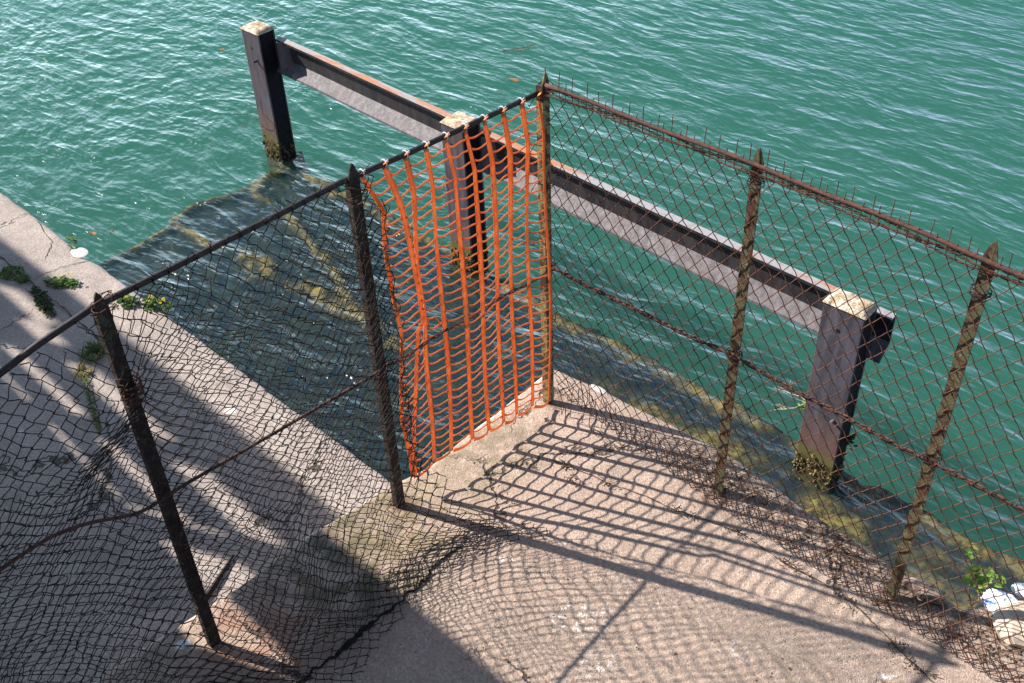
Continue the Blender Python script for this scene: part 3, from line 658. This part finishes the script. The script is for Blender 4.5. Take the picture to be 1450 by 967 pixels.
def ribbon(mb, P, W, N, th):
    """flat band: centre line P, half width vectors W, thickness along N"""
    n = len(P); V = np.concatenate([P - W - N * th, P + W - N * th, P + W + N * th, P - W + N * th]); F = []
    for a in range(4):
        b = (a + 1) % 4
        F += [(a * n + i, a * n + i + 1, b * n + i + 1, b * n + i) for i in range(n - 1)]
    F += [(0, n, 2 * n, 3 * n), (n - 1, 4 * n - 1, 3 * n - 1, 2 * n - 1)]
    mb.add(V, F)
NR = 33
def build_net():
    mb = MB(); t = np.linspace(0, 1, 60)
    for k in range(10):
        P = rib(k, t); w = (.0106 + .0016 * np.sin(t * 9 + k)) * (.62 if k == 9 else 1) * (.75 if k == 0 else 1)
        tw = .15 * np.sin(t * 5 + k) + (1.0 * np.sin(t * 22) ** 2 if k == 0 else 0)
        if k == 9: tw = tw + .9
        T = np.gradient(P, axis=0); T /= np.linalg.norm(T, axis=1, keepdims=True)
        side = np.stack([np.sin(tw), np.cos(tw), 0 * tw], -1); side -= T * (side * T).sum(1, keepdims=True); side /= np.linalg.norm(side, axis=1, keepdims=True)
        ribbon(mb, P, side * w[:, None], np.cross(side, T), .0011)
        # tab folded over the rod
        p = P[0]; mb.add([p + np.array([.001, -.013, 0]), p + np.array([.001, .013, 0]), p + np.array([.012, .011, .022]), p + np.array([.012, -.011, .022])], [(0, 1, 2, 3)])
    rr = random.Random(21)
    for j in range(NR + 1):
        tj = .022 + (1 - .022) * (j / NR) ** 1.02
        for k in range(9):
            if (j, k) in ((2, 3), (16, 2), (9, 3), (15, 1)) : cutat = .55
            else: cutat = 1.0
            if j == NR and k == 0: continue
            a = rib(k, np.array([tj]))[0]; b = rib(k + 1, np.array([min(1, tj + .001)]))[0]
            q = np.linspace(.09, .91 * cutat, 9)
            P = a + (b - a) * q[:, None]
            am = rr.uniform(.003, .0065) * (1.0 if k < 8 else .6) * (0 if j == NR else 1); P[:, 2] += am * -np.sin((q - .09) / .82 * 2 * math.pi) * .75 - (.006 if j < NR else .012) * np.sin(q * math.pi)
            P[:, 0] += rr.uniform(-.006, .012) * np.sin(q * math.pi)
            if tj > .46 and tj < .54 and k == 1: P[:, 2] += .02 * np.sin(q * math.pi * 3)
            w = .0033 + .0026 * (np.exp(-(q - .09) / .06) + np.exp(-(.91 - q) / .06)) * .5
            if j == NR: w = w * 2.2
            T = np.gradient(P, axis=0); T /= np.linalg.norm(T, axis=1, keepdims=True); N = np.tile(np.array([1., .1, 0]), (9, 1)); side = np.cross(N, T); side /= np.linalg.norm(side, axis=1, keepdims=True)
            ribbon(mb, P, side * w[:, None], np.cross(T, side), .0011)
            if cutat < 1:                                   # loose broken end, bent away
                p = P[-1]; mb.tube([p, p + np.array([.015, .008, -.018]), p + np.array([.02, 0, -.045])], .0026, 4)
    return mb.build('netting', M_orange, NET, True)
build_net()
for k in range(9):
    y = TOPY[k] + .003; z = float(np.interp(y, [-1.23, -.99, -.66, -.29, -.02], [1.682, 1.682, 1.665, 1.655, 1.648])) - .026; x = float(LX(y)) - .026
    mb = MB(); a = np.linspace(0, 2 * math.pi, 15); mb.tube([(x + .0145 * math.cos(q), y + .002 * math.sin(q), z + .0145 * math.sin(q)) for q in a], .0026, 5)
    mb.tube([(x + .012, y, z + .012), (x + .02, y + .004, z + .022)], .002, 4); mb.build('cable_tie', M_tie, NET)
mb = MB(); mb.tube([(-.02 + .01 * math.sin(i), -.86 + .012 * math.sin(i * 2.1), 1.55 - i * .05) for i in range(30)], .002, 4)
for i in range(16):
    z = 1.5 - i * .085; a = np.linspace(0, 2 * math.pi, 10); mb.tube([(-.02 + .018 * math.cos(q), float(rib_y(0, (1.668 - z) / 1.55)) + .018 * math.sin(q), z + .014 * math.sin(q + i)) for q in a], .0019, 4)
mb.build('lacing_wire', M_wire_dark, NET)

# ------------------------------------------------------------------ plants and litter
def leaf_clump(mb, cx, cy, cz, r, n, size, up=.5, h=.05, lobed=False, rr=R):
    for _ in range(n):
        a = rr.uniform(0, 2 * math.pi); d = r * math.sqrt(rr.random()); px, py = cx + d * math.cos(a), cy + d * math.sin(a) * .8
        pz = cz + rr.uniform(.004, h) * (1 - .6 * d / r); b = rr.uniform(0, 2 * math.pi); t = rr.uniform(.1, up); L = size * rr.uniform(.6, 1.3); w = L * rr.uniform(.30, .45)
        ax = Vector((math.cos(b) * math.cos(t), math.sin(b) * math.cos(t), math.sin(t))); sd = Vector((-math.sin(b), math.cos(b), rr.uniform(-.3, .3))).normalized(); p = Vector((px, py, pz))
        nz = ax.cross(sd)
        pts = [p, p + ax * L * .35 + sd * w + nz * L * .05, p + ax * L * .75 + sd * w * .7, p + ax * L - nz * L * .08, p + ax * L * .75 - sd * w * .7, p + ax * L * .35 - sd * w + nz * L * .05]
        mb.add(pts, [(0, 1, 2, 3), (0, 3, 4, 5)])
def grass(mb, cx, cy, cz, r, n, L, rr=R):
    for _ in range(n):
        a = rr.uniform(0, 2 * math.pi); d = r * math.sqrt(rr.random()); p = Vector((cx + d * math.cos(a), cy + d * math.sin(a), cz - .004)); b = a + rr.uniform(-.8, .8); l = L * rr.uniform(.5, 1.2)
        o = Vector((math.cos(b), math.sin(b), 0)); s = Vector((-math.sin(b), math.cos(b), 0)) * .0028
        q1 = p + o * l * .25 + Vector((0, 0, l * .6)); q2 = p + o * l * .75 + Vector((0, 0, l * .75))
        mb.add([p - s, p + s, q1 + s * .8, q1 - s * .8, q2], [(0, 1, 2, 3), (3, 2, 4)])
GRP = 'weeds in the joints of the lower quay'
def weed(name, spots, mat, label, kind='leaf', flowers=0, grp=GRP):
    mb = MB(); x0, y0 = spots[0][:2]
    for (x, y, r, n, s) in spots:
        (grass if kind == 'grass' else leaf_clump)(*([mb, x, y, ZQ - .004, r, n, s]))
    c = np.mean([(a[0], a[1]) for a in spots], axis=0)
    if flowers:
        e = empty(name, (c[0], c[1], ZQ), label, 'weed', grp); mb.build('foliage', mat, e)
        for (x, y, r, n, s) in spots:
            for _ in range(flowers):
                f = MB()
                a = R.uniform(0, 6.28); d = r * .7 * math.sqrt(R.random()); fx, fy, fz = x + d * math.cos(a), y + d * math.sin(a), ZQ + R.uniform(.05, .085)
                for q in range(6):
                    b = q * 1.047; f.add([(fx, fy, fz), (fx + .011 * math.cos(b - .4), fy + .011 * math.sin(b - .4), fz + .004), (fx + .015 * math.cos(b), fy + .015 * math.sin(b), fz + .003), (fx + .011 * math.cos(b + .4), fy + .011 * math.sin(b + .4), fz + .004)], [(0, 1, 2, 3)])
                f.build('flower', M_yellow, e)
        return e
    return tag(mb.build(name, mat), label, 'weed', grp)
weed('leafy_weed', [(-3.79, -.68, .055, 80, .028), (-3.72, -.63, .05, 60, .026), (-3.86, -.72, .04, 40, .024)], M_leaf, 'bright green leafy weed spreading over the paving joint near the quay edge', flowers=1)
weed('leafy_weed', [(-3.10, -.42, .055, 70, .034), (-3.25, -.50, .06, 80, .034), (-3.0, -.37, .04, 40, .03)], M_leaf, 'yellow-flowered weed on the quay edge behind the black top rod', flowers=4)
weed('moss_patch', [(-4.15, -.84, .09, 200, .022), (-4.02, -.82, .05, 90, .02)], M_grass, 'short green tuft at the left border of the photo on the paving joint', 'leaf')
weed('moss_patch', [(-3.84, -.835, .035, 70, .018), (-3.76, -.85, .05, 110, .02), (-3.68, -.87, .055, 130, .02), (-3.60, -.885, .05, 110, .02), (-3.52, -.90, .035, 60, .018)], M_moss, 'dark moss creeping along the paving joint left of the leafy weed')
weed('grass_tuft', [(-2.93, -.94, .06, 150, .085), (-2.98, -.90, .03, 50, .07)], M_grass, 'green grass tuft seen just left of the torn fence post', 'grass')
weed('grass_tuft', [(-2.84, -1.07, .045, 110, .055)], M_dry, 'small yellowish grass tuft, nearer than the green one', 'grass')
weed('small_weed', [(-4.20, -.36, .05, 26, .026), (-4.12, -.40, .03, 12, .022)], M_leaf, 'few tiny leaves in a crack by the spalled quay edge, farthest from the fence')
weed('small_weed', [(-3.32, -.60, .05, 24, .022)], M_dry, 'sparse yellowing sprig on bare concrete between the leafy weed and the quay edge')
mb = MB()
for s in np.linspace(0, 1, 26):
    x = -2.80 + .5 * s; y = -1.09 - .20 * s; leaf_clump(mb, x, y, ZQ, .018, 10, .014)
tag(mb.build('moss_line', M_grass), 'thin line of moss in the joint running under the torn mesh', 'moss', GRP)
# spalled patch and chips at the quay edge
def lump(name, c, r, mat, seed, sq=(1, 1, 1), parent=None):
    bm = bmesh.new(); bmesh.ops.create_icosphere(bm, subdivisions=3, radius=1)
    V = np.array([v.co for v in bm.verts]); F = [[v.index for v in f.verts] for f in bm.faces]; bm.free()
    d = 1 + .28 * fbm(V[:, 0] * 1.3 + V[:, 2], V[:, 1] * 1.3 - V[:, 2], seed) + .10 * fbm(V[:, 0] * 4 + V[:, 2] * 3, V[:, 1] * 4, seed + 4)
    V = V * d[:, None] * r * np.array(sq) + np.array(c)
    return obj(name, V, F, mat, parent)
tag(lump('concrete_chunk', (-4.03, -.40, ZQ - .002), .05, M_spall, 3, (1.5, 1.0, .12)), 'broken white chunk of concrete on the quay edge by a dark gap', 'rubble')
mb = MB(); mb.tube([(-.965, -1.335, ZQ + .012), (-.91, -1.45, ZQ + .016), (-.85, -1.585, ZQ + .012)], [.006, .012, .016], 7); tag(mb.build('dark_streak', M_wire_dark), 'dark tapering streak lying on the lower quay near a post foot', 'streak')  # dark tapering mark on the paving, modelled as a thin tube
mb = MB()
for k in range(5): mb.tube([(-2.62 + .02 * k, -.60 - .012 * k, ZQ), (-2.60 + .03 * k, -.59, ZQ + .02)], .002, 4)
# dry creeper litter along the right edge: uncountable bits
mb = MB(); rr = random.Random(31)
for k in range(520):
    x = rr.uniform(.62, 2.35); yc = float(np.interp(x, [.6, .9, 1.3, 1.6, 2.1, 2.4], [.10, .10, .09, .07, .03, .02])); y = rr.gauss(yc, .055)
    if rr.random() > .25 + .75 * (float(fbm(x * 5, y * 5, 33)) > -.05): continue
    y = min(y, float(np.interp(x, _ye, _yv)) - .02); a = rr.uniform(0, 6.28); L = rr.uniform(.01, .05); z = .010 + rr.uniform(0, .018)
    mb.tube([(x, y, z), (x + L * .5 * math.cos(a), y + L * .5 * math.sin(a), z + rr.uniform(-.004, .012)), (x + L * math.cos(a + .5), y + L * math.sin(a + .5), z)], rr.uniform(.0008, .0024), 3)
leaf = MB()
for k in range(170):
    x = rr.uniform(.7, 2.3); y = rr.gauss(float(np.interp(x, [.6, 1.3, 2.1], [.10, .09, .02])), .05); y = min(y, float(np.interp(x, _ye, _yv)) - .02); leaf_clump(mb, x, y, .004, .01, 1, .02, rr=rr, h=.015)
for cx_, cy_, n_ in ((.32, -.28, 40), (.42, -.33, 40), (.87, -.18, 50), (1.13, -.12, 40), (1.40, -.12, 60), (1.66, -.13, 40), (1.9, -.2, 60), (1.33, -.02, 30), (.55, -.25, 30), (.30, -.62, 24), (2.0, -.24, 40)):
    for k in range(n_ // 2):
        x = cx_ + rr.gauss(0, .035); y = cy_ + rr.gauss(0, .015); a = rr.uniform(0, 6.28); L = rr.uniform(.006, .025); z = .008 + rr.uniform(0, .006)
        mb.tube([(x, y, z), (x + L * math.cos(a), y + L * math.sin(a), z + rr.uniform(0, .006))], rr.uniform(.001, .003), 3)
tag(mb.build('dry_litter', M_debris), 'brown dry creeper and dust strewn along the right quay edge', 'plant litter', kind='stuff')

mb = MB(); gr = random.Random(91)
for k in range(420):
    if k % 3: x, y = gr.uniform(-.1, 2.6), gr.uniform(-1.9, .12); z0 = .004
    else: x, y = gr.uniform(-5.2, -.4), gr.uniform(-1.8, -.42); z0 = ZQ + .003
    if x > -.35 and (x < float(np.interp(y, _xe, _xv)) + .03 or y > float(np.interp(x, _ye, _yv)) - .03) and z0 > 0: continue
    r = gr.uniform(.0015, .0042) * (1.9 if gr.random() < .06 else 1); v_ = [(x + r * a * gr.uniform(.6, 1.3), y + r * b * gr.uniform(.6, 1.3), z0 + r * c * .8) for a, b, c in ((1, 0, 0), (-1, 0, 0), (0, 1, 0), (0, -1, 0), (0, 0, 1), (0, 0, -1))]
    mb.add(v_, [(0, 2, 4), (2, 1, 4), (1, 3, 4), (3, 0, 4), (2, 0, 5), (1, 2, 5), (3, 1, 5), (0, 3, 5)])
tag(mb.build('grit', M_debris), 'loose crumbs of grit scattered over the concrete', 'grit', kind='stuff')
def curve_pts(p, d, n, step, wob, rr):
    P = [np.array(p, float)]; d = np.array(d, float)
    for _ in range(n):
        d = d + np.array([rr.gauss(0, wob) for _ in range(3)]); d /= np.linalg.norm(d); P.append(P[-1] + d * step)
    return P
rr = random.Random(77)
def twigs(name, base, dirs, label, mat, grp=None, r=.003, step=.03, n=9):
    mb = MB()
    for d in dirs:
        P = curve_pts(base, d, n, step, .22, rr); mb.tube(P, np.linspace(r, r * .35, len(P)), 4)
        for k in (3, 5, 6):
            Q = curve_pts(P[k], np.array(d) + np.array([rr.gauss(0, .6) for _ in range(3)]), 4, step * .7, .25, rr); mb.tube(Q, np.linspace(r * .6, r * .25, len(Q)), 4)
    return tag(mb.build(name, mat), label, 'twigs', grp)
twigs('dead_twigs', (.487, 1.80, -.98), [(-1, -.15, .25), (-1, -.1, -.05), (-.8, -.3, -.3)], 'pale dead twigs sticking out of the nearest pile, right of a post', M_twig)
twigs('dead_twigs', (-5.17, 2.10, -1.20), [(.3, -.5, -.6), (.5, -.4, -.3), (.1, -.5, .3), (.4, -.3, .6)], 'reddish tangled twigs on the shaded side of the farthest pile', M_stem, r=.004)
twigs('dead_twigs', (-5.40, 2.15, -1.15), [(-.8, -.2, .3), (-.7, -.1, -.3), (-.9, 0, .1)], 'wispy brown twigs fanning out left of the farthest pile', M_stem, r=.0022, step=.04)
twigs('dead_twigs', (-2.775, 2.0, -.70), [(-.4, -.5, -.8), (-.2, -.4, -1)], 'thin dry stalks hanging on the middle pile behind the orange net', M_twig, r=.0022)
mb = MB(); leaf_clump(mb, .475, 1.79, -1.05, .03, 26, .03, 1.0, .08, rr=rr); tag(mb.build('small_weed', M_ivy), 'little green sprig growing on the left flank of the nearest pile', 'weed')
mb = MB(); leaf_clump(mb, .765, 1.87, -1.22, .03, 24, .028, 1.0, .10, rr=rr); tag(mb.build('small_weed', M_moss), 'dark sprig on the black shaded side of the nearest pile', 'weed')
# creeper with fresh leaves at the right-hand end of the edge
IV = empty('creeper', (2.12, .16, .0), 'light green creeper with bare stems climbing over the quay edge beside white litter', 'plant')
mb = MB()
for k in range(9):
    P = curve_pts((2.02 + rr.uniform(0, .30), .17 + rr.uniform(-.03, .03), .01), (rr.uniform(-.5, .8), .5, rr.uniform(.0, .35)), 9, .025, .25, rr); P = [np.array([p[0], p[1], max(.012, min(.10, p[2]))]) for p in P]; mb.tube(P, np.linspace(.0032, .0012, len(P)), 4)
    for q in (3, 5, 6, 7, 8, 9):
        if rr.random() < .62: lf = MB(); leaf_clump(lf, P[q][0], P[q][1], P[q][2] - .02, .012, 3, .036, .9, .05, rr=rr); lf.build('leaf', M_ivy, IV)
mb.build('stem', M_stem, IV)
def crumple(name, c, r, mat, seed, label, sq=(1.2, .9, .5), spot=None):
    bm = bmesh.new(); bmesh.ops.create_icosphere(bm, subdivisions=4, radius=1)
    V = np.array([v.co for v in bm.verts]); F = [[v.index for v in f.verts] for f in bm.faces]; bm.free()
    a = np.abs(fbm(V[:, 0] * 2.2 + V[:, 2] * 1.7, V[:, 1] * 2.2 - V[:, 2], seed)); b = np.abs(fbm(V[:, 0] * 5 - V[:, 2] * 3, V[:, 1] * 5 + V[:, 2], seed + 2))
    V = V * (1.15 - .55 * a - .25 * b)[:, None] * r * np.array(sq) + np.array(c)
    o = obj(name, V, F, mat)
    if spot:
        o.data.materials.append(spot)
        for p in o.data.polygons:
            q = p.center
            if float(vnoise(q.x * 30, q.y * 30, seed + 8)) > .72: p.material_index = 1
    return tag(o, label, 'litter')
crumple('plastic_bag', (2.12, .225, .03), .062, M_white, 4, 'crumpled white plastic bag with specks of blue beside the pale stone', spot=M_bluelabel)
crumple('plastic_bottle_scrap', (2.17, .34, .03), .045, M_white, 9, 'white plastic scrap lodged in the creeper behind the bag', (1.3, .7, .5))
tag(lump('stone', (2.235, .19, .03), .105, M_stone, 12, (1.1, .95, .6)), 'rounded pale stone on the quay edge at the right border', 'stone')
# concrete offcut in the strip of shade
tag(lump('concrete_chunk', (1.86, .10, .02), .07, M_up, 22, (1.4, .55, .5)), 'reddish flat chunk lying in shade beside the right-hand post foot', 'rubble')
tag(lump('concrete_chunk', (.115, .215, -.004), .03, M_spall, 25, (1.7, .6, .3)), 'white chipped chunk on the brink right of the corner post', 'rubble')
# bent loose wire knot on the ground under the mesh
mb = MB()
for k in range(7): mb.tube(curve_pts((2.03 + rr.uniform(-.03, .03), -.02, .01 + rr.uniform(0, .03)), (rr.gauss(0, 1), rr.gauss(0, .6), .4), 10, .012, .55, rr), .002, 4)
tag(mb.build('wire_knot', M_wire_red), 'snarl of rusty loose wire on the concrete at the right fence foot', 'wire')
# things afloat
def floater(x, y, r, rot, label, mat=M_litterleaf):
    mb = MB(); c, s = math.cos(rot), math.sin(rot); out = []
    for k in range(10):
        a = 2 * math.pi * k / 10; d = r * (1 + .25 * math.cos(2 * a)) * R.uniform(.85, 1.1); u, w = d * math.cos(a), d * .55 * math.sin(a); out.append((x + u * c - w * s, y + u * s + w * c, ZW + .010 + .006 * math.sin(a * 2)))
    mb.add(out + [(x, y, ZW + .008)], [(k, (k + 1) % 10, 10) for k in range(10)]); return tag(mb.build('floating_leaf', mat), label, 'leaf', 'leaves floating on the river')
floater(-4.57, 4.66, .055, .3, 'orange-brown leaf afloat above the tip of the corner post')
floater(-4.22, 4.06, .06, 1.2, 'brown leaf afloat just above the black rod and the net')
floater(-5.43, .30, .040, .2, 'small red leaf afloat close to the lower quay edge')
floater(-5.33, .42, .022, 1.0, 'tiny brown leaf afloat next to the red one')
floater(-7.6, 3.2, .04, .6, 'small brown leaf afloat far out, left of the farthest pile')
mb = MB(); P = curve_pts((-5.12, 5.10, ZW + .012), (.7, .75, 0), 8, .045, .12, rr); P = [np.array([p[0], p[1], ZW + .012]) for p in P]; mb.tube(P, np.linspace(.007, .003, len(P)), 5)
for k in (2, 4, 6): mb.tube([P[k], P[k] + np.array([.10, .02, .012])], .003, 4)
tag(mb.build('floating_twig', M_stem), 'forked twig floating on open water beyond the corner post', 'twig')

# ------------------------------------------------------------------ the footbridge the picture is taken from (outside the frame; it throws the shade, its rail gaps and openings shaped for that)
BR = empty('footbridge', (-4, -3.6, 0), 'sloping concrete footbridge with solid parapet behind the viewpoint', 'footbridge')
def ptop(x): return np.interp(x, [-14, -9, -6.8, -4.3, -3.3, 1.8, 8], [3.97, 3.80, 3.63, 3.32, 3.28, 2.52, 2.0])
def wall(x0, x1, up0, up1, name, y0=-3.05, y1=-2.85, mat=M_bridge, n=24):
    V = []; xs = np.linspace(x0, x1, n)
    for x in xs:
        t = float(ptop(x)); V += [(x, y0, t - up1), (x, y1, t - up1), (x, y1, t - up0), (x, y0, t - up0)]
    F = [(4 * k + j, 4 * k + 4 + j, 4 * k + 4 + (j + 1) % 4, 4 * k + (j + 1) % 4) for k in range(n - 1) for j in range(4)] + [(0, 1, 2, 3), (4 * n - 1, 4 * n - 2, 4 * n - 3, 4 * n - 4)]
    return obj(name, V, F, mat, BR)
wall(-5.4, 8, 0, .80, 'parapet', -2.93); wall(-2.5, 8, .80, 1.3, 'parapet', -2.93); wall(-5.4, 8, 1.3, 1.75, 'deck', -6.5, -2.86)
for a_, b_ in ((0, .50), (.74, .95), (1.10, 1.26)): wall(-8.5, -5.402, a_, b_, 'rail', -2.885, -2.85, M_bridge_steel)
for a_, b_ in ((0, .38), (.60, .80), (.98, 1.16)): wall(-14, -8.502, a_, b_, 'rail', -2.885, -2.85, M_bridge_steel)
wall(-14, -5.402, 1.33, 1.75, 'deck', -6.5, -2.86)
for x in np.arange(-13.8, -2.6, 1.4):
    t = float(ptop(x)); mb = MB(); mb.box((x, -3.0, t - 1.5), (x + .10, -2.90, t - .1)); mb.build('baluster', M_bridge, BR)
for x in (-13.5, -8, 6): mb = MB(); mb.box((x, -6, -1.0), (x + .8, -3.4, float(ptop(x)) - 1.5)); mb.build('pier', M_bridge, BR)

# ------------------------------------------------------------------ light, sky, camera
w = bpy.data.worlds.new('World'); SC.world = w; w.use_nodes = True; nt = w.node_tree; nt.nodes.clear()
sky = nt.nodes.new('ShaderNodeTexSky'); sky.sky_type = 'NISHITA'; sky.sun_disc = False
el = math.asin(-SUN[2]); sky.sun_elevation = el; sky.sun_rotation = math.atan2(-SUN[0], -SUN[1]); sky.air_density = 1.0; sky.dust_density = .2; sky.ozone_density = 1.0
bg = nt.nodes.new('ShaderNodeBackground'); bg.inputs['Strength'].default_value = .072
ow = nt.nodes.new('ShaderNodeOutputWorld'); 
tc = nt.nodes.new('ShaderNodeTexCoord'); mp = nt.nodes.new('ShaderNodeMapping'); mp.inputs['Scale'].default_value = (1, 1, 2.6); nt.links.new(tc.outputs['Generated'], mp.inputs[0])
cn = nt.nodes.new('ShaderNodeTexNoise'); cn.inputs['Scale'].default_value = 2.2; cn.inputs['Detail'].default_value = 6; nt.links.new(mp.outputs[0], cn.inputs['Vector'])
cr = nt.nodes.new('ShaderNodeMapRange'); cr.interpolation_type = 'SMOOTHSTEP'; nt.links.new(cn.outputs['Fac'], cr.inputs[0]); cr.inputs[1].default_value = .44; cr.inputs[2].default_value = .70; cr.inputs[4].default_value = .32
cm = nt.nodes.new('ShaderNodeMix'); cm.data_type = 'RGBA'; nt.links.new(cr.outputs[0], cm.inputs[0]); nt.links.new(sky.outputs[0], cm.inputs[6]); cm.inputs[7].default_value = (8.2, 8.8, 9.6, 1)

sx = nt.nodes.new('ShaderNodeSeparateXYZ'); nt.links.new(tc.outputs['Generated'], sx.inputs[0])
hz = nt.nodes.new('ShaderNodeMapRange'); hz.interpolation_type = 'SMOOTHSTEP'; nt.links.new(sx.outputs[2], hz.inputs[0]); hz.inputs[1].default_value = .65; hz.inputs[2].default_value = .05; hz.inputs[4].default_value = .85
hm = nt.nodes.new('ShaderNodeMix'); hm.data_type = 'RGBA'; nt.links.new(hz.outputs[0], hm.inputs[0]); nt.links.new(cm.outputs[2], hm.inputs[6]); hm.inputs[7].default_value = (4.6, 6.4, 8.4, 1)     # pale blue haze low in the sky, brighter on the sun's side
hx = nt.nodes.new('ShaderNodeMapRange'); hx.interpolation_type = 'SMOOTHSTEP'; nt.links.new(sx.outputs[0], hx.inputs[0]); hx.inputs[1].default_value = -.25; hx.inputs[2].default_value = -.95
hc = nt.nodes.new('ShaderNodeMix'); hc.data_type = 'RGBA'; nt.links.new(hx.outputs[0], hc.inputs[0]); hc.inputs[6].default_value = (3.7, 5.7, 8.6, 1); hc.inputs[7].default_value = (10.5, 15.0, 17.5, 1); nt.links.new(hc.outputs[2], hm.inputs[7])
nt.links.new(hm.outputs[2], bg.inputs[0]); nt.links.new(bg.outputs[0], ow.inputs['Surface'])
sl = bpy.data.lights.new('sun', 'SUN'); sl.energy = 5.0; sl.angle = math.radians(.53); sl.color = (1, .935, .85)
so = bpy.data.objects.new('sun', sl); C.objects.link(so); so.rotation_euler = Vector(SUN).to_track_quat('-Z', 'Y').to_euler(); so.location = (-8, -4, 9)

cam = bpy.data.cameras.new('camera'); co = bpy.data.objects.new('camera', cam); C.objects.link(co); SC.camera = co
cam.sensor_width = 36; cam.lens = 36 * 1560 / 1450; cam.clip_start = .05; cam.clip_end = 1000
Rt = Vector((.738, .674, -.034)); Fw = Vector((-.538, .556, -.634)).normalized(); Rt = (Rt - Fw * Rt.dot(Fw)).normalized(); Up = Rt.cross(Fw)
m = Matrix.Identity(4)
for i in range(3): m[i][0] = Rt[i]; m[i][1] = Up[i]; m[i][2] = -Fw[i]
m.translation = (2.603, -2.944, 3.6); co.matrix_world = m

SC.render.engine = 'CYCLES'
SC.cycles.max_bounces = 8; SC.cycles.volume_bounces = 2; SC.cycles.transparent_max_bounces = 12; SC.cycles.use_denoising = True; SC.cycles.sample_clamp_direct = 2.5; SC.cycles.caustics_reflective = False; SC.cycles.caustics_refractive = False
SC.view_settings.view_transform = 'Standard'; SC.view_settings.look = 'None'; SC.view_settings.exposure = 1.0; SC.view_settings.gamma = 1; SC.view_settings.use_curve_mapping = False
